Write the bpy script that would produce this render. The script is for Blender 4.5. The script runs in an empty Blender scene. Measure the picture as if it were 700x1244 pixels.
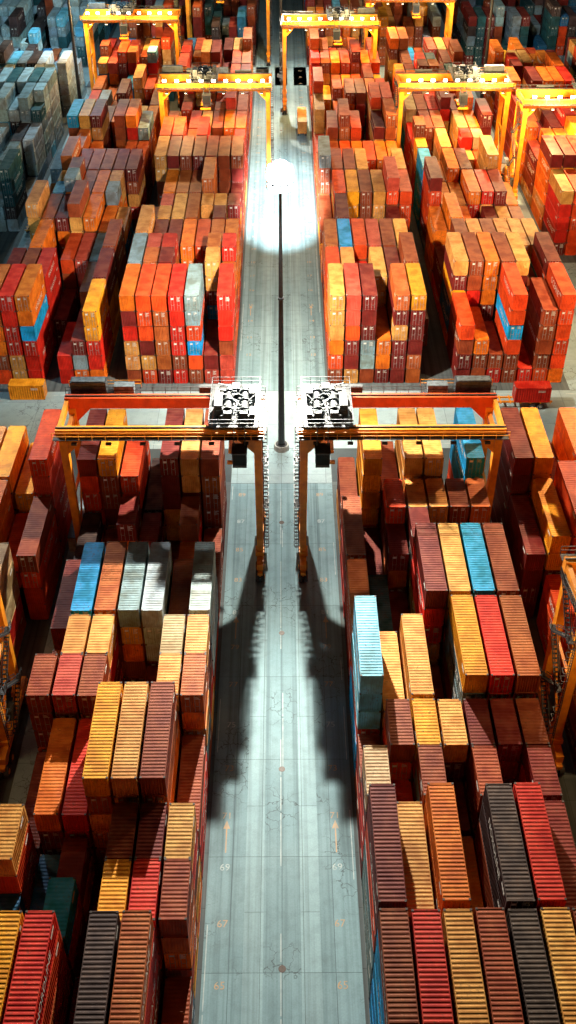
import bpy, math, random
from mathutils import Vector, Matrix
random.seed(7)
scene=bpy.context.scene
scene.view_settings.view_transform='Standard'
scene.view_settings.look='None'
scene.view_settings.exposure=0
COL=scene.collection

# ------------------------------------------------------------------ materials
def newmat(name):
    m=bpy.data.materials.new(name); m.use_nodes=True
    nt=m.node_tree; b=nt.nodes['Principled BSDF']
    return m,nt,b
def N(nt,t,**k):
    n=nt.nodes.new(t)
    for a,v in k.items(): setattr(n,a,v)
    return n
def mixc(nt,fac,a,b,blend='MIX'):
    n=N(nt,'ShaderNodeMix',data_type='RGBA',blend_type=blend)
    for s,v in ((n.inputs[0],fac),(n.inputs[6],a),(n.inputs[7],b)):
        if isinstance(v,bpy.types.NodeSocket): nt.links.new(v,s)
        elif isinstance(v,(int,float)): s.default_value=v
        else: s.default_value=(*v,1)
    return n.outputs[2]
def math_(nt,op,a,b=0.0,c=None):
    n=N(nt,'ShaderNodeMath',operation=op)
    for i,v in enumerate((a,b) if c is None else (a,b,c)):
        if isinstance(v,bpy.types.NodeSocket): nt.links.new(v,n.inputs[i])
        else: n.inputs[i].default_value=v
    return n.outputs[0]
def noise(nt,vec,scale,detail=4,rough=.55):
    n=N(nt,'ShaderNodeTexNoise'); n.inputs['Scale'].default_value=scale
    n.inputs['Detail'].default_value=detail; n.inputs['Roughness'].default_value=rough
    nt.links.new(vec,n.inputs['Vector']); return n.outputs['Fac']
def ramp(nt,fac,lo,hi,a=0.0,b=1.0):
    n=N(nt,'ShaderNodeMapRange'); n.inputs[1].default_value=lo; n.inputs[2].default_value=hi
    n.inputs[3].default_value=a; n.inputs[4].default_value=b
    nt.links.new(fac,n.inputs[0]); return n.outputs[0]
def vscale(nt,vec,s):
    n=N(nt,'ShaderNodeMapping'); n.inputs['Scale'].default_value=s
    nt.links.new(vec,n.inputs['Vector']); return n.outputs[0]

def container_paint():
    m,nt,b=newmat('container_paint')
    tc=N(nt,'ShaderNodeTexCoord'); oi=N(nt,'ShaderNodeObjectInfo')
    off=N(nt,'ShaderNodeVectorMath',operation='SCALE'); 
    cmb=N(nt,'ShaderNodeCombineXYZ')
    for i in range(3): nt.links.new(oi.outputs['Random'],cmb.inputs[i])
    nt.links.new(cmb.outputs[0],off.inputs[0]); off.inputs['Scale'].default_value=190
    add=N(nt,'ShaderNodeVectorMath',operation='ADD')
    nt.links.new(tc.outputs['Object'],add.inputs[0]); nt.links.new(off.outputs[0],add.inputs[1])
    v=add.outputs[0]
    sep=N(nt,'ShaderNodeSeparateXYZ'); nt.links.new(tc.outputs['Object'],sep.inputs[0])
    roof=ramp(nt,sep.outputs[2],2.76,2.79)
    n1=noise(nt,v,.55,2); n2=noise(nt,v,3.0,4,.68); n3=noise(nt,vscale(nt,v,(5,5,.5)),1.2,2)
    col=oi.outputs['Color']
    dark=mixc(nt,1.0,col,(.64,.52,.44),'MULTIPLY')
    c=mixc(nt,ramp(nt,n1,.35,.62),dark,col)
    d=math_(nt,'MULTIPLY',roof,ramp(nt,n1,.4,.7,0,.12))
    c=mixc(nt,d,c,(.34,.20,.09))
    r=math_(nt,'MULTIPLY',ramp(nt,n2,.54,.70),ramp(nt,n1,.42,.62))
    r=math_(nt,'MULTIPLY',r,.75)
    c=mixc(nt,r,c,(.10,.035,.014))
    s=math_(nt,'MULTIPLY',ramp(nt,n3,.54,.75),math_(nt,'SUBTRACT',1.0,roof)); s=math_(nt,'MULTIPLY',s,.4)
    c=mixc(nt,s,c,(.06,.033,.02))
    nt.links.new(c,b.inputs['Base Color'])
    b.inputs['Roughness'].default_value=.6
    b.inputs['Specular IOR Level'].default_value=.18
    return m
def rough_mat(name,col,col2=None,scale=1.0,rough=.6,metal=0.0):
    m,nt,b=newmat(name); tc=N(nt,'ShaderNodeTexCoord')
    n=noise(nt,tc.outputs['Object'],scale,3)
    c=mixc(nt,ramp(nt,n,.4,.7),col,col2 or tuple(x*.6 for x in col))
    nt.links.new(c,b.inputs['Base Color']); b.inputs['Roughness'].default_value=rough
    b.inputs['Metallic'].default_value=metal
    return m
def emis(name,col,st):
    m,nt,b=newmat(name); b.inputs['Base Color'].default_value=(.8,.8,.8,1)
    b.inputs['Emission Color'].default_value=(*col,1); b.inputs['Emission Strength'].default_value=st
    m.cycles.emission_sampling='NONE'
    return m
M_PAINT=container_paint()
M_STEEL=rough_mat('galvanised_steel',(.32,.32,.31),(.18,.15,.12),3,.45,.4)
M_CAST=rough_mat('casting_dark',(.07,.045,.035),None,4,.6)
M_MARK=rough_mat('white_decal',(.66,.64,.58),(.42,.36,.3),2,.6)
M_YEL=rough_mat('crane_yellow_paint',(.88,.31,.010),(.64,.19,.008),.8,.45)
M_ORA=rough_mat('crane_orange_paint',(.76,.085,.010),(.55,.055,.008),.8,.45)
M_DARK=rough_mat('dark_steel',(.028,.033,.038),(.012,.014,.016),2,.55)
M_TYRE=rough_mat('tyre_rubber',(.03,.03,.03),(.05,.045,.04),3,.85)
M_GREY=rough_mat('machinery_grey',(.055,.068,.078),(.022,.03,.034),2,.55)
M_TRW=rough_mat('machinery_pale',(.17,.205,.22),(.06,.07,.08),2,.5)
M_WHITE=rough_mat('white_paint',(.62,.65,.65),(.35,.36,.36),2,.5)
M_GRATE=rough_mat('walkway_grating',(.045,.05,.055),(.02,.022,.025),6,.65,.3)
M_GLASS=rough_mat('cab_glass',(.02,.03,.035),(.03,.04,.05),1,.08)
M_LAMP=emis('floodlight_lens_and_cap_glow',(.92,1,1),60)
M_LAMPW=emis('floodlight_lens_warm',(1,.85,.55),30)
M_CONC=rough_mat('plinth_concrete',(.35,.35,.33),(.22,.22,.2),1.5,.85)
M_LAMPOFF=rough_mat('lamp_glass_unlit',(.5,.52,.5),(.4,.4,.4),1,.2)

def ground_mat(name,base,alt,slab=None,cracks=False,streak=True,stain=1.0):
    m,nt,b=newmat(name); geo=N(nt,'ShaderNodeNewGeometry'); p=geo.outputs['Position']
    n1=noise(nt,p,.06,3,.6); n2=noise(nt,p,.6,4,.65); n4=noise(nt,p,6,2,.6)
    c=mixc(nt,ramp(nt,n1,.35,.68),base,alt)
    c=mixc(nt,ramp(nt,n2,.46,.72,0,.5*stain),c,tuple(x*.5 for x in alt))
    c=mixc(nt,ramp(nt,n4,.35,.7,0,.20),c,(.08,.10,.105))
    if streak:
        n3=noise(nt,vscale(nt,p,(1.0,.015,1)),1.3,3,.6)
        c=mixc(nt,ramp(nt,n3,.46,.68,0,.7*stain),c,tuple(x*.40 for x in base))
    if slab:
        br=N(nt,'ShaderNodeTexBrick'); br.offset=0; br.inputs['Scale'].default_value=1
        br.inputs['Brick Width'].default_value=slab[0]; br.inputs['Row Height'].default_value=slab[1]
        br.inputs['Mortar Size'].default_value=.035; br.inputs['Mortar Smooth'].default_value=.2
        br.inputs['Color1'].default_value=(1,1,1,1); br.inputs['Color2'].default_value=(.82,.82,.82,1)
        br.inputs['Mortar'].default_value=(.35,.35,.35,1)
        nt.links.new(p,br.inputs['Vector'])
        c=mixc(nt,.85,c,br.outputs['Color'],'MULTIPLY')
    if cracks:
        vo=N(nt,'ShaderNodeTexVoronoi',feature='DISTANCE_TO_EDGE'); vo.inputs['Scale'].default_value=.55
        nn=N(nt,'ShaderNodeTexNoise'); nn.inputs['Scale'].default_value=1.2; nn.inputs['Detail'].default_value=3
        nt.links.new(p,nn.inputs['Vector'])
        ad=N(nt,'ShaderNodeVectorMath',operation='ADD'); sc=N(nt,'ShaderNodeVectorMath',operation='SCALE'); sc.inputs['Scale'].default_value=1.4
        nt.links.new(nn.outputs['Color'],sc.inputs[0]); nt.links.new(p,ad.inputs[0]); nt.links.new(sc.outputs[0],ad.inputs[1])
        nt.links.new(ad.outputs[0],vo.inputs['Vector'])
        cr=ramp(nt,vo.outputs['Distance'],.010,.026,1,0)
        cr=math_(nt,'MULTIPLY',cr,ramp(nt,noise(nt,p,.09,1),.52,.6))
        cr=math_(nt,'MULTIPLY',cr,.65)
        c=mixc(nt,cr,c,(.03,.03,.03))
    nt.links.new(c,b.inputs['Base Color']); 
    b.inputs['Roughness'].default_value=.75
    b.inputs['Specular IOR Level'].default_value=.25
    return m
G_YARD=ground_mat('yard_paving',(.075,.09,.095),(.12,.14,.14),(6.5,6.5))
G_ROAD=ground_mat('road_concrete',(.18,.295,.33),(.235,.355,.385),(5.3,12.9),True,True,.9)
G_RUN=ground_mat('runway_concrete',(.245,.375,.41),(.29,.425,.455),(2.2,6.45),False,True,.8)
G_CROSS=ground_mat('cross_road_concrete',(.27,.375,.40),(.35,.445,.46),(7,7),True,False,.8)
G_ASPH=ground_mat('asphalt',(.035,.047,.053),(.06,.075,.08),None,False,False)
M_LINE=rough_mat('road_paint_faded',(.40,.45,.45),(.24,.32,.33),1.2,.8)
M_LINEY=rough_mat('road_paint_orange',(.46,.29,.15),(.26,.27,.24),1.2,.8)

# ------------------------------------------------------------------ mesh builder
class MB:
    def __init__(s): s.v=[];s.f=[];s.m=[];s.mats=[]
    def mi(s,mat):
        if mat not in s.mats: s.mats.append(mat)
        return s.mats.index(mat)
    def poly(s,pts,mat):
        i=len(s.v); s.v+= [tuple(p) for p in pts]; s.f.append(tuple(range(i,i+len(pts)))); s.m.append(s.mi(mat))
    def hexa(s,c,mat):
        i=len(s.v); s.v+=[tuple(p) for p in c]; k=s.mi(mat)
        for f in ((3,2,1,0),(4,5,6,7),(0,1,5,4),(1,2,6,5),(2,3,7,6),(3,0,4,7)):
            s.f.append(tuple(i+a for a in f)); s.m.append(k)
    def box(s,x0,x1,y0,y1,z0,z1,mat):
        s.hexa([(x0,y0,z0),(x1,y0,z0),(x1,y1,z0),(x0,y1,z0),(x0,y0,z1),(x1,y0,z1),(x1,y1,z1),(x0,y1,z1)],mat)
    def cbox(s,cx,cy,cz,sx,sy,sz,mat): s.box(cx-sx/2,cx+sx/2,cy-sy/2,cy+sy/2,cz-sz/2,cz+sz/2,mat)
    def beam(s,p0,p1,w,h,mat,w1=None,h1=None):
        p0=Vector(p0);p1=Vector(p1);d=(p1-p0).normalized()
        up=Vector((0,0,1)) if abs(d.z)<.9 else Vector((0,1,0))
        a=d.cross(up).normalized(); b=a.cross(d).normalized()
        w1=w1 or w; h1=h1 or h; c=[]
        for p,ww,hh in ((p0,w,h),(p1,w1,h1)):
            for sa,sb in ((-1,-1),(1,-1),(1,1),(-1,1)): c.append(p+a*sa*ww/2+b*sb*hh/2)
        s.hexa(c,mat)
    def cyl(s,p0,p1,r0,r1,n,mat):
        p0=Vector(p0);p1=Vector(p1);d=(p1-p0).normalized()
        up=Vector((0,0,1)) if abs(d.z)<.9 else Vector((0,1,0))
        a=d.cross(up).normalized(); b=a.cross(d).normalized(); i=len(s.v);k=s.mi(mat)
        for p,r in ((p0,r0),(p1,r1)):
            for j in range(n):
                t=2*math.pi*j/n; s.v.append(tuple(p+a*math.cos(t)*r+b*math.sin(t)*r))
        for j in range(n):
            j2=(j+1)%n; s.f.append((i+j,i+j2,i+n+j2,i+n+j)); s.m.append(k)
        s.f.append(tuple(i+j for j in reversed(range(n)))); s.m.append(k)
        s.f.append(tuple(i+n+j for j in range(n))); s.m.append(k)
    def rail(s,pts,mat,h=1.1,step=1.6,t=.07):
        for p,q in zip(pts[:-1],pts[1:]):
            p=Vector(p);q=Vector(q);L=(q-p).length;n=max(1,int(L/step))
            for i in range(n+1):
                a=p.lerp(q,i/n); s.beam(a,a+Vector((0,0,h)),t,t,mat)
            for hh in (h*.5,h): s.beam(p+Vector((0,0,hh)),q+Vector((0,0,hh)),t,t,mat)
    def add_mesh(s,me,mat4,mat):
        i=len(s.v);k=s.mi(mat)
        s.v+=[tuple(mat4@v.co) for v in me.vertices]
        for p in me.polygons: s.f.append(tuple(i+a for a in p.vertices)); s.m.append(k)
    def mesh(s,name):
        me=bpy.data.meshes.new(name); me.from_pydata(s.v,[],s.f)
        for m in s.mats: me.materials.append(m)
        me.polygons.foreach_set('material_index',s.m); me.update(); return me
def obj(name,me,loc=(0,0,0),rot=0.0,parent=None,scale=(1,1,1)):
    o=bpy.data.objects.new(name,me); o.location=loc; o.rotation_euler=(0,0,rot); o.scale=scale
    COL.objects.link(o)
    if parent: o.parent=parent
    return o
_tc={}
def text_mesh(t):
    if t in _tc: return _tc[t]
    cu=bpy.data.curves.new('t','FONT'); cu.body=t; cu.align_x='CENTER'; cu.align_y='CENTER'; cu.resolution_u=2
    o=bpy.data.objects.new('t',cu); COL.objects.link(o)
    dg=bpy.context.evaluated_depsgraph_get(); me=bpy.data.meshes.new_from_object(o.evaluated_get(dg))
    bpy.data.objects.remove(o); _tc[t]=me; return me

# ------------------------------------------------------------------ ground & roads
def sheet(name,x0,x1,y0,y1,z,mat):
    mb=MB(); mb.poly([(x0,y0,z),(x1,y0,z),(x1,y1,z),(x0,y1,z)],mat); return obj(name,mb.mesh(name))
sheet('ground',-3000,3000,-1500,6000,0,G_YARD)
sheet('road',-7.9,7.9,-100,130.6,.004,G_ROAD)
sheet('road',-7.9,7.9,157.5,700,.004,G_ROAD)
sheet('cross_road',-140,140,140,157.4,.004,G_CROSS)
sheet('cross_road',-140,140,329.5,348,.004,G_CROSS)
sheet('cross_road',-7.9,7.9,130.7,139.9,.004,G_CROSS)
for s in (-1,1):
    a,b=sorted((s*8.0,s*140)); sheet('asphalt_apron',a,b,131,139.9,.004,G_ASPH)
    a,b=sorted((s*51,s*58)); sheet('service_road',a,b,-60,130.9,.004,G_CROSS); sheet('service_road',a,b,157.5,329.4,.004,G_CROSS); sheet('service_road',a,b,348.1,650,.004,G_CROSS)
    a,b=sorted((s*58.1,s*78)); sheet('service_road',a,b,157.5,208,.004,G_CROSS)
    a,b=sorted((s*27.8,s*30.9)); sheet('service_road',a,b,-60,130.9,.004,G_CROSS)
for y0,y1 in ((-100,130.5),(157.6,700)):
    sheet('crane_runway',-3.9,-1.9,y0,y1,.008,G_RUN); sheet('crane_runway',1.9,3.9,y0,y1,.008,G_RUN)
mb=MB()
for k in range(0,17):
    y=24.5+k*6.45; num=str(57+2*k)
    for x in (-6.1,5.9):
        mb.add_mesh(text_mesh(num),Matrix.Translation((x,y,.012))@Matrix.Scale(1.15,4),M_LINEY if k%3 else M_LINE)
for k in range(2,60):
    y=157+k*6.45
    for x in (-6.1,5.9): mb.add_mesh(text_mesh(str(10+k)),Matrix.Translation((x,y,.012))@Matrix.Scale(1.15,4),M_LINEY)
for y in (33,65,97,185,225):
    for x in (-6.1,5.9):
        mb.box(x-.07,x+.07,y,y+3.0,.009,.013,M_LINEY)
        mb.poly([(x-.38,y+3.0,.0125),(x+.38,y+3.0,.0125),(x,y+4.1,.0125)],M_LINEY)
obj('road_marking',mb.mesh('road_numbers'))
mb=MB()
for y0,y1 in ((-100,130),(158,329),(349,640)):
    for x in (-7.6,-.12,.12,7.6):
        y=y0
        while y<y1:
            L=random.uniform(3,9); 
            if random.random()<.35: mb.poly([(x-.05,y,.0122),(x+.05,y,.0122),(x+.05,min(y+L,y1),.0122),(x-.05,min(y+L,y1),.0122)],M_LINE)
            y+=L+.3
obj('road_marking',mb.mesh('lane_lines'))
mb=MB()
for y in (141.2,156.2):
    for x in range(-130,130,6):
        if abs(x)>9: mb.poly([(x,y,.012),(x+3.2,y,.012),(x+3.2,y+.16,.012),(x,y+.16,.012)],M_LINE)
obj('road_marking',mb.mesh('cross_road_lines'))
mb=MB()
for y in (30,52,76,98,121,172,210,250,290): mb.cyl((.0,y,.006),(.0,y,.02),.38,.38,18,M_CAST)
obj('manhole_cover',mb.mesh('manhole_covers'))

# ------------------------------------------------------------------ cranes
def crane_meshes(span=25.0,gauge=7.5,tx=0.4,lamp=M_LAMPW,fardeck=M_ORA):
    S=span;G=gauge;Y=M_YEL
    fr=MB()
    for x in (0,S):
        fr.box(x-.45,x+.45,-2.6,G+2.6,1.75,2.75,Y)
        for y in (0,G):
            fr.beam((x,y,2.75),(x,y,22.3),.85,1.0,Y,1.0,1.15)
            fr.cbox(x,y,3.1,1.3,1.5,.7,Y); 
        fr.beam((x,.6,21.2),(x,G-.6,21.2),.6,.8,Y)
        fr.beam((x,.5,12.5),(x,G-.5,12.5),.35,.4,Y)
        fr.beam((x,.5,4.0),(x,G-.5,12.2),.25,.3,Y)
    for y,mt in ((0,Y),(G,fardeck)):
        fr.box(-.8,S+.8,y-.55,y+.55,22.4,24.0,mt)
        fr.box(-.8,S+.8,y-.07,y+.07,24.0,24.14,M_DARK)
        for k in range(12):
            x=-.6+k*(S+1.2)/11; fr.box(x-.05,x+.05,y-.58,y+.58,22.36,24.03,mt)
        for x in (0,S):
            s=1 if x==0 else -1
            fr.hexa([(x+s*.45,y-.35,20.2),(x+s*.5,y-.35,20.2),(x+s*.5,y+.35,20.2),(x+s*.45,y+.35,20.2),
                     (x+s*.45,y-.35,22.38),(x+s*2.6,y-.35,22.38),(x+s*2.6,y+.35,22.38),(x+s*.45,y+.35,22.38)],mt)
    for x in (-.5,S+.5): fr.box(x-.25,x+.25,.57,G-.57,22.8,23.8,Y)
    wk=MB()
    for y0,y1,yr in ((-1.7,-.6,-1.7),(G+.6,G+1.7,G+1.7)):
        wk.box(-.9,S+1.0,y0,y1,23.2,23.28,M_GRATE)
        wk.rail([(-.9,yr,23.28),(S+1.0,yr,23.28)],Y if yr<0 else M_GREY)
        for k in range(9):
            x=-.6+k*(S+1.2)/8; ya=-.56 if yr<0 else G+.56
            wk.beam((x,yr,23.15),(x,ya,22.7),.1,.1,M_DARK)
    z=2.8; d=1
    while z<22.5:
        y0,y1=(1.2,6.0) if d>0 else (6.0,1.2); z1=min(z+3.9,23.1)
        for xx in (-1.15,-.6):
            wk.beam((xx,y0,z),(xx,y1,z1),.07,.24,M_DARK)
            wk.beam((xx,y0,z+1),(xx,y1,z1+1),.06,.06,M_DARK)
        for i in range(13):
            t=i/12; wk.cbox(-.88,y0+(y1-y0)*t,z+(z1-z)*t,.5,.25,.05,M_GRATE)
        yy=y1; s=1 if d>0 else -1
        wk.box(-1.2,-.5,min(yy,yy+s*1.0),max(yy,yy+s*1.0),z1-.04,z1+.04,M_GRATE)
        wk.rail([(-1.2,yy,z1+.04),(-1.2,yy+s*1.0,z1+.04)],M_DARK,1.0,1.0)
        z=z1; d=-d
    for yy in (-.85,-.35): wk.beam((-.62,yy,2.8),(-.62,yy,22.6),.07,.07,M_DARK)
    for i in range(48): wk.beam((-.62,-.85,3+i*.4),(-.62,-.35,3+i*.4),.05,.05,M_DARK)
    for i in range(14): 
        zz=5+i*1.25; wk.beam((-.65,-1.0,zz),(-1.3,-1.0,zz),.06,.06,M_DARK); wk.beam((-1.3,-1.0,zz),(-1.3,-.2,zz),.06,.06,M_DARK); wk.beam((-1.3,-.2,zz),(-.65,-.2,zz),.06,.06,M_DARK)
    wh=MB()
    for x in (0,S):
        for y in (-1.7,G+1.7):
            wh.box(x-.35,x+.35,y-1.5,y+1.5,1.15,1.74,Y)
            for q in (-1.0,1.0):
                for sx in (-1,1):
                    wh.cyl((x+sx*.12,y+q,.76),(x+sx*.62,y+q,.76),.76,.76,20,M_TYRE)
                    wh.cyl((x+sx*.62,y+q,.76),(x+sx*.66,y+q,.76),.36,.32,12,Y)
                wh.box(x-.1,x+.1,y+q-.2,y+q+.2,.6,1.16,M_DARK)
    ph=MB()
    ph.box(S+.5,S+2.0,1.2,6.3,2.1,4.6,M_WHITE); ph.box(S+.48,S+2.02,1.1,6.4,4.6,4.7,M_GREY)
    for k in range(6): ph.box(S+2.0,S+2.04,1.6+k*.75,2.1+k*.75,2.5,4.2,M_DARK)
    ph.box(-.3,.3,3.0,4.6,2.78,4.4,M_GREY)
    ph.box(S-4.5,S+.3,G+1.75,G+3.3,23.2,25.0,M_GREY); ph.box(S-4.3,S+.1,G+1.9,G+3.15,25.0,25.1,M_TRW)
    ph.box(S-8.2,S-5.5,G+1.75,G+3.0,23.2,24.4,M_TRW)
    ph.box(S-9,S+.8,G+1.72,G+3.5,23.08,23.19,M_GRATE); ph.rail([(S-9,G+3.5,23.19),(S+.8,G+3.5,23.19)],Y)
    ph.box(4.0,8.0,G+1.75,G+2.6,23.3,24.2,M_DARK)
    tr=MB(); x0=tx;x1=tx+5.6
    for x in (x0+.3,x1-.3): tr.box(x-.3,x+.3,-.9,G+.9,24.35,25.0,M_GREY)
    for y in (-.2,G+.2): tr.box(x0,x1,y-.3,y+.3,24.4,24.9,M_DARK)
    for y in (0,G):
        for x in (x0+.6,x1-.6): tr.cyl((x,y-.12,24.45),(x,y+.12,24.45),.3,.3,12,M_DARK)
    tr.box(x0+.62,x1-.62,.3,G-.3,24.75,24.83,M_DARK)
    for x in (x0+1.6,x1-1.9):
        tr.cyl((x,1.4,25.55),(x,5.6,25.55),.55,.55,16,M_DARK)
        for q in (1.4,3.5,5.6): tr.cyl((x,q-.08,25.55),(x,q+.08,25.55),.75,.75,16,M_GREY)
        tr.cyl((x,5.9,25.5),(x,7.0,25.5),.42,.42,12,M_TRW); tr.box(x-.5,x+.5,.3,1.1,24.85,26.0,M_DARK)
    tr.box(x1-1.2,x1-.2,1.0,3.6,25.02,26.7,M_GREY); tr.box(x0+.2,x0+1.0,4.6,6.6,25.02,26.3,M_DARK)
    tr.box(x0+.2,x0+.9,.2,2.0,25.02,25.9,M_DARK); tr.box(x1-1.0,x1-.1,4.4,5.6,25.02,25.8,M_DARK); tr.box(x0+2.3,x0+3.3,6.2,7.6,24.85,26.0,M_GREY)
    for i in range(24):
        rx=random.uniform(x0+.3,x1-.3); ry=random.uniform(.2,7.2)
        tr.cbox(rx,ry,25.2,random.uniform(.2,.6),random.uniform(.2,.6),random.uniform(.4,1.1),random.choice((M_TRW,M_DARK,M_GREY,M_GREY)))
    for i in range(20):
        a=(random.uniform(x0,x1),random.uniform(0,7.5),25.1); b2=(random.uniform(x0,x1),random.uniform(0,7.5),26.2); tr.beam(a,b2,.10,.10,random.choice((M_DARK,M_GREY,M_TRW)))
    for (a,b2) in (((x0-.4,-1.3),(x1+.4,-1.3)),((x1+.4,-1.3),(x1+.4,G+1.3)),((x1+.4,G+1.3),(x0-.4,G+1.3)),((x0-.4,G+1.3),(x0-.4,-1.3))):
        tr.rail([(a[0],a[1],25.0),(b2[0],b2[1],25.0)],M_GREY,1.1,1.2,.055)
    tr.box(x0-.4,x1+.4,-1.35,-.92,24.92,25.0,M_GRATE); tr.box(x0-.4,x1+.4,G+.92,G+1.35,24.92,25.0,M_GRATE)
    tr.box(x0-.42,x0-.02,-.9,G+.9,24.92,25.0,M_GRATE); tr.box(x1+.02,x1+.42,-.9,G+.9,24.92,25.0,M_GRATE)
    cx=x0+2.2
    tr.box(cx-.9,cx+.9,-3.1,-1.0,19.9,22.1,M_GREY)
    tr.box(cx-.8,cx+.8,-3.14,-3.1,20.3,21.9,M_GLASS); tr.box(cx-.94,cx-.9,-2.9,-1.4,20.5,21.8,M_GLASS); tr.box(cx+.9,cx+.94,-2.9,-1.4,20.5,21.8,M_GLASS)
    tr.box(cx-1,cx+1,-3.2,-.9,22.1,22.2,M_DARK)
    for sx in (-.7,.7): tr.beam((cx+sx,-1.5,22.2),(cx+sx,-1.1,24.9),.15,.15,M_GREY)
    zs=17.9
    for sx in (-.8,.8):
        for y in (2.2,5.3): tr.beam((cx+.6+sx,y,24.7),(cx+.6+sx,y,zs+.9),.06,.06,M_DARK)
    tr.box(cx-.5,cx+1.7,2.3,5.2,zs+.35,zs+.9,Y); tr.box(cx+.1,cx+1.1,.7,6.8,zs-.05,zs+.35,M_DARK)
    for y in (.7,6.8): tr.box(cx-.6,cx+1.8,y-.2,y+.2,zs-.1,zs+.3,Y)
    lp=MB()
    for y,s in ((-.9,-1),(G+.9,1)):
        for k in range(6):
            x=1.5+k*(S-3)/5
            lp.box(x-.35,x+.35,y-.22,y+.22,22.05,22.3,M_DARK); lp.box(x-.3,x+.3,y-.18,y+.18,22.02,22.048,lamp)
    for k in range(9):
        x=1.2+k*(S-2.4)/8
        if lamp is M_LAMPOFF: continue
        lp.beam((x,-1.75,23.3),(x,-1.9,25.2),.08,.08,M_DARK); lp.box(x-.46,x+.46,-2.0,-1.75,24.9,25.5,M_DARK); lp.box(x-.42,x+.42,-2.05,-2.003,24.94,25.46,lamp)
    return {'gantry_frame':fr.mesh('gantry_frame'),'walkways_and_stairs':wk.mesh('walkways'),'wheel_bogies':wh.mesh('wheels'),
            'power_house':ph.mesh('power_house'),'trolley':tr.mesh('trolley'),'floodlights':lp.mesh('floodlights')}
K_A=crane_meshes(tx=.1,lamp=M_LAMPOFF)
K_B=crane_meshes(tx=12,lamp=M_LAMPW,fardeck=M_YEL)
def light(kind,name,loc,energy,col,target=None,size=1.0,ang=90,blend=.6,parent=None):
    d=bpy.data.lights.new(name,kind); d.energy=energy; d.color=col; d.shadow_soft_size=size
    if kind=='SPOT': d.spot_size=math.radians(ang); d.spot_blend=blend
    o=bpy.data.objects.new(name,d); COL.objects.link(o)
    L=Vector(loc)
    if target: o.rotation_euler=(Vector(target)-L).to_track_quat('-Z','Y').to_euler()
    o.location=L
    if parent: o.parent=parent
    return o
def crane(side,x,y,meshes,lit=0,col=(1,.66,.28)):
    e=bpy.data.objects.new('gantry_crane',None); e.location=(side*x,y,0); COL.objects.link(e)
    for n,me in meshes.items(): obj(n,me,parent=e,scale=(side,1,1))
    if lit:
        for q in (5.5,19.5):
            light('POINT','crane_flood_fill',(side*q,-4.6,26.0),lit*.7,col,None,.5,parent=e)  # points added out in front of the girder to brighten crane and surroundings
crane(-1,3.0,111,K_A); crane(1,3.0,111,K_A)
crane(-1,32.0,78,K_B,4000); crane(1,31.8,78,K_B,9000)
crane(-1,3.0,252,K_B,36000)
crane(1,28.2,252,K_B,46000)
crane(1,55.0,240,K_B,105000)
crane(-1,29.2,312,K_B,38000)
crane(1,1.0,306,K_B,42000)
crane(1,25.5,334,K_B,40000)
crane(-1,4.0,352,K_B,12000)

# ------------------------------------------------------------------ high masts
def mast_mesh(h,lamp):
    mb=MB()
    mb.cyl((0,0,0),(0,0,.9),1.3,1.15,16,M_CONC)
    mb.cyl((0,0,.9),(0,0,1.0),.95,.95,16,M_DARK)
    mb.cyl((0,0,1.0),(0,0,h-.2),.55,.18,12,M_DARK)
    for k in (14,27): mb.cyl((0,0,k),(0,0,k+.3),.47,.45,12,M_DARK)
    mb.cyl((0,0,h-1.2),(0,0,h+1.9),1.05,1.0,16,M_GREY)
    n=10; R=1.25
    for dz,tilt in ((-.7,-.30),(.45,.0),(1.6,.30)):
        for j in range(n):
            t=2*math.pi*(j+.5*(dz==.45))/n; c,s=math.cos(t),math.sin(t)
            o=Vector((c,s,0)); tt=Vector((-s,c,0)); p=o*(R+.35)+Vector((0,0,h+dz))
            nrm=(o+Vector((0,0,tilt))).normalized(); up=nrm.cross(tt).normalized()
            cs=[]
            for dn,e in ((-.35,.2),(.1,.53)):
                for a,b2 in ((-1,-1),(1,-1),(1,1),(-1,1)): cs.append(p+tt*a*e+up*b2*e+nrm*dn)
            mb.hexa(cs,M_DARK)
            q=p+nrm*.104; e=.5
            mb.poly([q+tt*-e+up*-e,q+tt*e+up*-e,q+tt*e+up*e,q+tt*-e+up*e],lamp)
    for (z0,r0,z1,r1) in ((1.9,1.25,2.35,1.05),(2.35,1.05,2.65,.5)):
        mb.cyl((0,0,h+z0),(0,0,h+z1),r0,r1,16,lamp)  # glowing cap added so the head reads as a white glare blob
    return mb.mesh('high_mast')
MM=mast_mesh(45,M_LAMP)
def mast(x,y,spots,h=45):
    o=obj('high_mast_light',None,(x,y,0)); obj('mast_pole_and_lamps',MM,parent=o)
    for (tx,ty,e,col,ang) in spots:
        dd=Vector((tx-x,ty-y,0)).normalized()*1.2
        L=Vector((dd.x,dd.y,h-2.3)); 
        light('SPOT','mast_flood_and_glare',L,e,col,(tx-x,ty-y,0),.45,ang,.8,parent=o)
CW_=(1,.98,.88); WW=(1,.72,.42); BW=(.45,.82,1.0)
mast(0,140,[(0,100,115000,CW_,115),(0,18,540000,CW_,58),(-30,60,270000,(1,.90,.72),64),(30,60,270000,(1,.90,.72),64),
            (0,172,150000,CW_,120),(-35,168,120000,(1,.82,.58),110),(35,168,120000,(1,.82,.58),110),(0,240,5600000,(.88,1,1),16)])  # last narrow spot added to overexpose the road, standing in for lamp glare
mast(-55,146,[(-50,80,130000,(.9,.95,.95),110),(-50,200,35000,BW,110)])
mast(55,146,[(48,85,200000,WW,110),(55,205,150000,WW,110)])
mast(0,338,[(0,250,240000,(1,.86,.68),80),(0,322,120000,CW_,100),(0,390,35000,CW_,110)])
mast(-56,300,[(-65,235,85000,BW,115),(-75,370,130000,BW,120)])
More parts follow.
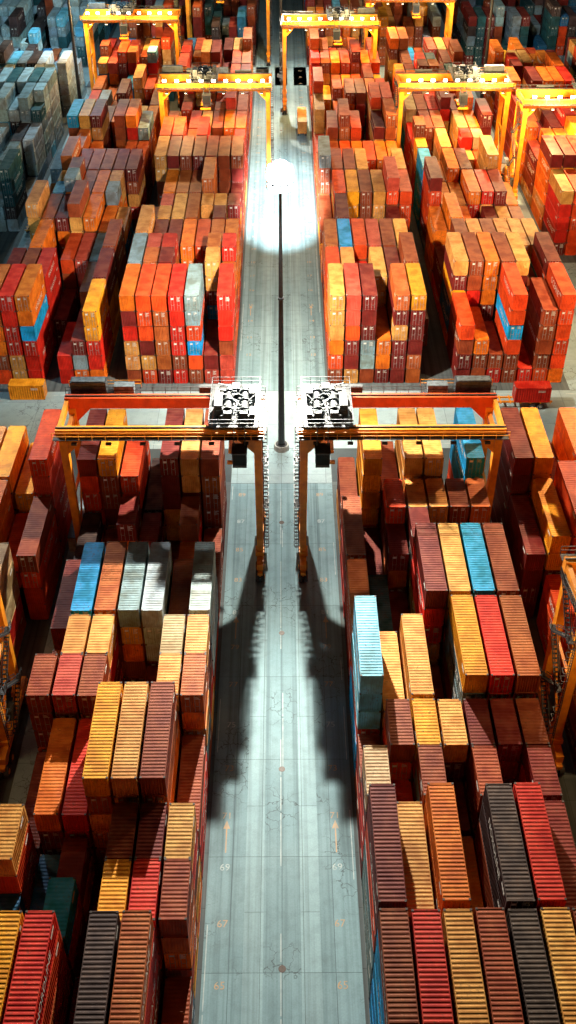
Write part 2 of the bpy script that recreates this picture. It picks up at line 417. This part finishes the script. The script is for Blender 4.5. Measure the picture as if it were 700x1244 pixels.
mast(56,300,[(60,240,170000,WW,110),(60,370,60000,(.8,.95,1),120)])

# ------------------------------------------------------------------ trucks
def truck_mesh():
    c=MB()
    c.hexa([(-1.25,0,.9),(1.25,0,.9),(1.25,2.1,.9),(-1.25,2.1,.9),(-1.2,.25,3.0),(1.2,.25,3.0),(1.2,2.0,3.0),(-1.2,2.0,3.0)],M_WHITE)
    c.hexa([(-1.1,-.02,1.75),(1.1,-.02,1.75),(1.1,.18,1.75),(-1.1,.18,1.75),(-1.05,.13,2.8),(1.05,.13,2.8),(1.05,.3,2.8),(-1.05,.3,2.8)],M_GLASS)
    c.box(-1.27,1.27,.7,1.7,1.8,2.6,M_GLASS); c.box(-1.2,1.2,-.12,.0,.5,.95,M_DARK)
    for x in (-.9,.9): c.box(x-.2,x+.2,-.15,-.12,.65,.85,M_LAMPW)
    c.box(-.5,.5,0,6.2,.75,1.1,M_DARK); c.cyl((1.0,2.5,1.1),(1.0,2.5,3.3),.1,.1,8,M_STEEL)
    t=MB()
    for x in (-.7,.7): t.box(x-.12,x+.12,3.4,16.0,1.15,1.42,M_YEL)
    for k in range(8): t.box(-1.2,1.2,3.6+k*1.7,3.8+k*1.7,1.2,1.4,M_YEL)
    w=MB()
    for y in (1.1,5.0,12.6,14.0):
        for s in (-1,1): w.cyl((s*.75,y,.5),(s*1.22,y,.5),.5,.5,16,M_TYRE); w.cyl((s*1.22,y,.5),(s*1.25,y,.5),.25,.22,10,M_STEEL)
        w.box(-.75,.75,y-.1,y+.1,.4,.6,M_DARK)
    return {'cab':c.mesh('cab'),'trailer':t.mesh('trailer'),'wheels':w.mesh('wheels')}
TM=truck_mesh()

# ------------------------------------------------------------------ containers
TIER=2.88; CH=2.865; CW=2.44
def profile(a,b,per,dep):
    n=max(1,round((b-a)/per)); p=(b-a)/n; out=[]
    for i in range(n):
        o=a+i*p; out+=[(o,0),(o+p*.30,0),(o+p*.5,dep),(o+p*.8,dep)]
    out.append((b,0)); return out
def container_mesh(L,logo,seed):
    mb=MB(); P=M_PAINT; w=CW/2; l=L/2; h=CH
    for sx in (-1,1):
        for sy in (-1,1):
            x=sx*(w-.09); y=sy*(l-.09)
            mb.cbox(x,y,h/2,.17,.17,h-.26,P)
            for z in (.065,h-.065): mb.cbox(x,y,z,.19,.19,.13,M_CAST)
        mb.cbox(sx*(w-.045),0,h-.09,.07,L-.38,.13,P)
        mb.cbox(sx*(w-.05),0,.10,.08,L-.38,.17,P)
    for sy in (-1,1):
        mb.cbox(0,sy*(l-.06),h-.09,CW-.38,.11,.15,P)
        mb.cbox(0,sy*(l-.06),.10,CW-.38,.11,.17,P)
    mb.poly([(-w+.1,-l+.1,.14),(w-.1,-l+.1,.14),(w-.1,l-.1,.14),(-w+.1,l-.1,.14)],M_CAST)
    for sx in (-1,1):
        pr=profile(-l+.18,l-.18,.40,.06)
        for (a,da),(b,db) in zip(pr[:-1],pr[1:]):
            xa=sx*(w-.02-da); xb=sx*(w-.02-db)
            mb.poly([(xa,a,.18),(xb,b,.18),(xb,b,h-.15),(xa,a,h-.15)],P)
    pr=profile(-l+.12,l-.12,.41,.028)
    for (a,da),(b,db) in zip(pr[:-1],pr[1:]):
        mb.poly([(-w+.08,a,h-.02-da),(w-.08,a,h-.02-da),(w-.08,b,h-.02-db),(-w+.08,b,h-.02-db)],P)
    pr=profile(-w+.18,w-.18,.26,.05)
    for (a,da),(b,db) in zip(pr[:-1],pr[1:]):
        mb.poly([(a,l-.03-da,.18),(b,l-.03-db,.18),(b,l-.03-db,h-.15),(a,l-.03-da,h-.15)],P)
    y=-l+.05
    for sx in (-1,1):
        cx=sx*.52
        mb.box(cx-.5,cx+.5,y,y+.05,.2,h-.17,P)
        for k in range(4):
            z=.45+k*.60; mb.box(cx-.42,cx+.42,y-.022,y,z,z+.36,P)
        for bx in (cx-.24,cx+.24):
            mb.box(bx-.022,bx+.022,y-.065,y-.024,.12,h-.08,M_STEEL)
            mb.box(bx-.05,bx+.05,y-.07,y-.026,1.18,1.28,M_STEEL)
        mb.box(cx-.26,cx+.2,y-.085,y-.066,1.02,1.07,M_STEEL)
    r=random.Random(seed)
    for k in range(r.choice((3,5))):
        z=2.45-k*.16; mb.box(.18,.18+r.uniform(.3,.75),y-.030,y-.023,z,z+.07,M_MARK)
    mb.box(-.8,-.3,y-.030,y-.023,2.1,2.4,M_MARK)
    if logo:
        me=text_mesh(logo)
        wd=max(v.co.x for v in me.vertices)*2
        s=min(1.6,(L*.5)/wd)
        for sx in (-1,1):
            R=Matrix(((0,0,sx,sx*(w-.012)),(sx*s,0,0,r.uniform(-.8,.8)),(0,s,0,h*.52),(0,0,0,1)))
            mb.add_mesh(me,R,M_MARK)
    for sx in (-1,1):
        for k in range(2):
            yy=sx*(l-1.6); mb.box(sx*(w-.015)-.004,sx*(w-.015)+.004,yy-.6,yy+.6,2.2-k*.22,2.32-k*.22,M_MARK)
    return mb.mesh('container_%d'%int(L))
C40=[container_mesh(12.19,t,i) for i,t in enumerate(('',"OCEANE","","NORDLINE","","","TRANSMAR",""))]
C20=[container_mesh(6.06,t,i+20) for i,t in enumerate(('',"","","ARKADA",""))]
PAL={'y':(.88,.36,.012),'t':(.76,.36,.085),'o':(.84,.19,.010),'r':(.60,.018,.008),'R':(.76,.070,.010),'m':(.18,.015,.012),
 'b':(.29,.055,.016),'B':(.48,.115,.022),'g':(.22,.32,.36),'G':(.065,.043,.043),'w':(.46,.56,.58),'u':(.005,.38,.82),'d':(.015,.15,.32),
 'e':(.56,.42,.22),'l':(.16,.54,.74),'k':(.02,.10,.11),'p':(.58,.075,.045)}
WARM='ytottRrRrrmmmmbbbbbBBBBbmpotgp'+'u'+'RoR'
WARM2='ytttoRrmmmmbbbbBBmptogeuldbRro'
COLD='wwwwgggldkkGwblGgkwwww'
def put(L,x,y,z,c,rot=None):
    me=random.choice(C40 if L>8 else C20)
    o=bpy.data.objects.new('shipping_container',me)
    o.location=(x+random.uniform(-.04,.04),y+random.uniform(-.07,.07),z)
    base=rot if rot is not None else random.choice((0,math.pi))
    o.rotation_euler=(0,0,base+random.uniform(-.004,.004))
    col=PAL[c]; v=random.uniform(.76,1.08); j=[random.uniform(.93,1.07) for _ in range(3)]
    o.color=(min(col[0]*v*j[0],.95),min(col[1]*v*j[1],.95),min(col[2]*v*j[2],.95),1)
    COL.objects.link(o); return o
PITCH=2.75; BAY=12.9
def block(side,x0,y0,nbays,pal,spec={},nrows=7,p20=.14,cull=True,empty=()):
    H={};kind={};cols={}
    for b in range(nbays):
        base=random.choice((4,5,5,5,6)); k20=random.random()<p20
        for r in range(nrows):
            sp=(spec[b][r] if b in spec and r<len(spec[b]) else None)
            if (b,r) in empty: sp=(0,'m')
            if sp is not None:
                if len(sp)==2: kind[b,r]=0;H[b,r]=(sp[0],sp[0]);cols[b,r]=(sp[1],sp[1])
                else: kind[b,r]=1;H[b,r]=(sp[2],sp[0]);cols[b,r]=(sp[3],sp[1])
            else:
                h=base+random.choice((-1,0,0,0,0,1))
                if random.random()<.18: h=random.choice((0,1,2,3))
                h=max(0,min(6,h))
                if k20 and random.random()<.8:
                    kind[b,r]=1; H[b,r]=(max(0,min(6,h+random.choice((-1,0,0)))),h); cols[b,r]=(random.choice(pal),random.choice(pal))
                else: kind[b,r]=0; H[b,r]=(h,h); c=random.choice(pal); cols[b,r]=(c,c)
    for (b,r),hh in H.items():
        x=side*(x0+r*PITCH+PITCH/2); ys=y0+b*BAY
        def nb(db,dr): 
            q=H.get((b+db,r+dr)); return min(q) if q else 0
        bury=min(nb(0,1),nb(0,-1),nb(1,0),nb(-1,0))-1 if cull else 0
        if kind[b,r]==0:
            run=cols[b,r][0]
            for t in range(hh[0]-1,-1,-1):
                top=t==hh[0]-1
                if t<bury and not top: continue
                c=cols[b,r][0] if top else (run if random.random()<.5 else random.choice(pal)); run=c
                put(12.19,x,ys+6.1,t*TIER,c)
        else:
            for i,yy in ((0,ys+3.03),(1,ys+12.19-3.03)):
                for t in range(hh[i]):
                    if t<bury and t<hh[i]-1: continue
                    c=cols[b,r][i] if t==hh[i]-1 else random.choice(pal)
                    put(6.06,x,yy,t*TIER,c)
NL={7:[(6,'b'),(6,'t'),(6,'m'),(3,'G'),(5,'R'),(6,'y'),(6,'m')],
    6:[(2,'b'),(4,'b',3,'B'),(1,'m'),(3,'m',1,'b'),(4,'m',2,'b'),(2,'b'),(3,'G')],
    5:[(5,'w'),(4,'b'),(5,'w'),(5,'g'),(5,'B'),(5,'u'),(4,'m')],
    4:[(5,'t',5,'B'),(5,'e',5,'t'),(2,'m'),(1,'b'),(5,'t',5,'b'),(5,'t',5,'p'),(3,'b',5,'b')],
    3:[(3,'b'),(6,'b'),(6,'t'),(6,'y'),(4,'r'),(4,'o'),(2,'m')],
    2:[(5,'t',5,'b'),(5,'m',5,'r'),(5,'b',5,'y'),(1,'m'),(3,'m',4,'u'),(2,'d'),(5,'t',3,'d')],
    1:[(2,'b',3,'y'),(6,'B'),(6,'G'),(2,'m'),(6,'r'),(6,'y'),(4,'d')],
    0:[(5,'t'),(6,'b'),(5,'R'),(4,'m'),(6,'o'),(5,'b'),(5,'m')]}
NR={7:[(3,'b'),(6,'y'),(4,'b'),(6,'t'),(6,'t'),(1,'m'),(6,'u')],
    6:[(4,'b'),(2,'m'),(5,'R',4,'m'),(5,'t',5,'m'),(5,'t',4,'b'),(5,'b',4,'m'),(5,'B',3,'m')],
    5:[(4,'B'),(3,'k'),(2,'m'),(6,'m'),(6,'t'),(6,'u'),(6,'b')],
    4:[(6,'l'),(4,'t'),(5,'t'),(2,'b'),(6,'y'),(6,'r'),(6,'B')],
    3:[(3,'b',5,'e'),(5,'b',3,'r'),(5,'y',5,'b'),(5,'t',3,'b'),(5,'m',5,'b'),(5,'m',3,'m'),(5,'b',5,'m')],
    2:[(6,'m'),(5,'t'),(6,'o'),(3,'y'),(6,'G'),(6,'r'),(5,'m')],
    1:[(6,'b'),(6,'r'),(6,'t'),(6,'b'),(6,'G'),(6,'t'),(6,'b')],
    0:[(6,'m'),(5,'y'),(6,'b'),(6,'r'),(5,'t'),(6,'b'),(5,'m')]}
NY=23.2
E1=[(b,0) for b in range(6)]
block(-1,8.2,NY,8,WARM,NL,cull=False)
block( 1,8.2,NY,8,WARM,NR,cull=False)
block(-1,31.2,NY,8,WARM,{7:[(6,'R'),(4,'y'),(5,'y'),(5,'t')],6:[(4,'b'),(3,'R'),(5,'o')],5:[(4,'r'),(5,'e'),(4,'m')]},empty=E1)
block( 1,31.2,NY,8,WARM,{7:[(6,'m'),(6,'y'),(4,'b'),(6,'o')],6:[(4,'m'),(5,'y'),(6,'R')],5:[(2,'b'),(3,'R'),(4,'y')]},empty=E1)
block(-1,59,NY,8,WARM2); block(1,59,NY,8,WARM2)
FY=160.0
FL={0:[(6,'r'),(2,'m'),(6,'g'),(6,'r'),(6,'R'),(6,'R'),(6,'o')]}
FR={0:[(6,'t'),(6,'p'),(6,'m'),(3,'o'),(6,'B'),(6,'y'),(0,'b')],1:[(5,'R'),(5,'t'),(4,'r'),(5,'t'),(5,'m'),(6,'b'),(2,'b')]}
FL2={0:[(5,'y'),(3,'m'),(2,'r'),(0,'b'),(6,'o'),(6,'r'),(6,'B')],1:[(5,'m'),(4,'b'),(0,'b'),(2,'m'),(5,'r'),(5,'b'),(5,'m')]}
FR2={0:[(4,'R'),(3,'o'),(2,'b'),(6,'R'),(1,'r'),(5,'b'),(6,'R')],1:[(6,'t'),(6,'b'),(6,'o'),(6,'b'),(6,'t'),(4,'b'),(6,'m')]}
block(-1,8.2,FY,13,WARM,FL); block(1,8.2,FY,13,WARM,FR)
block(-1,31.2,FY,13,WARM2,FL2); block(1,30.8,FY,13,WARM2,FR2)
block(-1,59,FY+5*BAY,8,COLD); block(1,58.5,FY+4*BAY,9,'oRytoRrmbo')
block(-1,82,FY+2*BAY,11,COLD); block(1,81.5,FY+2*BAY,11,WARM2)
FZ=350.0
block(-1,8.2,FZ,8,'GkmbbdGkmg'); block(1,8.2,FZ,8,WARM2)
block(-1,31.2,FZ,8,WARM2); block(1,30.8,FZ,8,'yttowbB')
block(-1,59,FZ,8,COLD); block(1,58.5,FZ,8,'GkmbgdGkmg')
block(-1,82,FZ,8,COLD); block(1,81.5,FZ,8,'GkmbgdGRmg')
block(-1,108,FZ,8,COLD); block(1,108,FZ,8,'GkmbgdGRmg')

def truck(x,y,rot,load=None):
    e=bpy.data.objects.new('terminal_truck',None); e.location=(x,y,0); e.rotation_euler=(0,0,rot); COL.objects.link(e)
    for n,me in TM.items(): obj(n,me,parent=e)
    if load:
        L,c=load; o=put(L,0,0,0,c,0); o.name='loaded_container'; o.parent=e; o.location=(0,9.7 if L>8 else 12.4,1.43)
truck(-53,196,0,(12.19,'w')); truck(-56.2,238,math.pi,None); truck(53,205,0,(12.19,'o')); truck(56,262,math.pi,(6.06,'y'))
truck(30.5,152.5,-math.pi/2,(6.06,'r')) ; truck(-66,147,math.pi/2,(12.19,'b')); truck(5.7,300,math.pi,(12.19,'t'))
put(6.06,-44.3,156,0,'y',math.pi/2)
truck(-53.5,100,math.pi,(12.19,'R'))

# ------------------------------------------------------------------ world & cool fill sun
w=bpy.data.worlds.new('World'); scene.world=w; w.use_nodes=True
nt=w.node_tree; bg=nt.nodes['Background']; sk=nt.nodes.new('ShaderNodeTexSky'); sk.sky_type='NISHITA'; sk.sun_disc=False
sk.sun_elevation=math.radians(4); sk.sun_rotation=math.radians(0)
nt.links.new(sk.outputs[0],bg.inputs[0]); bg.inputs[1].default_value=.003
sd=bpy.data.lights.new('cool_fill_sun','SUN'); sd.energy=.03; sd.angle=math.radians(.5); sd.color=(.7,.9,1)  # weak sun added as cool fill, no moon in view
so=bpy.data.objects.new('cool_fill_sun',sd); COL.objects.link(so)
so.rotation_euler=Vector((0,-1,-1.3)).to_track_quat('-Z','Y').to_euler()

# ------------------------------------------------------------------ camera
cd=bpy.data.cameras.new('camera'); cam=bpy.data.objects.new('camera',cd); COL.objects.link(cam)
cam.location=(.29,0,100); cam.rotation_euler=(math.radians(51),0,-.0055)
cd.sensor_fit='VERTICAL'; cd.sensor_height=36; cd.lens=36*1275/1244; cd.clip_start=1; cd.clip_end=9000
scene.camera=cam
print('objects',len(bpy.data.objects))
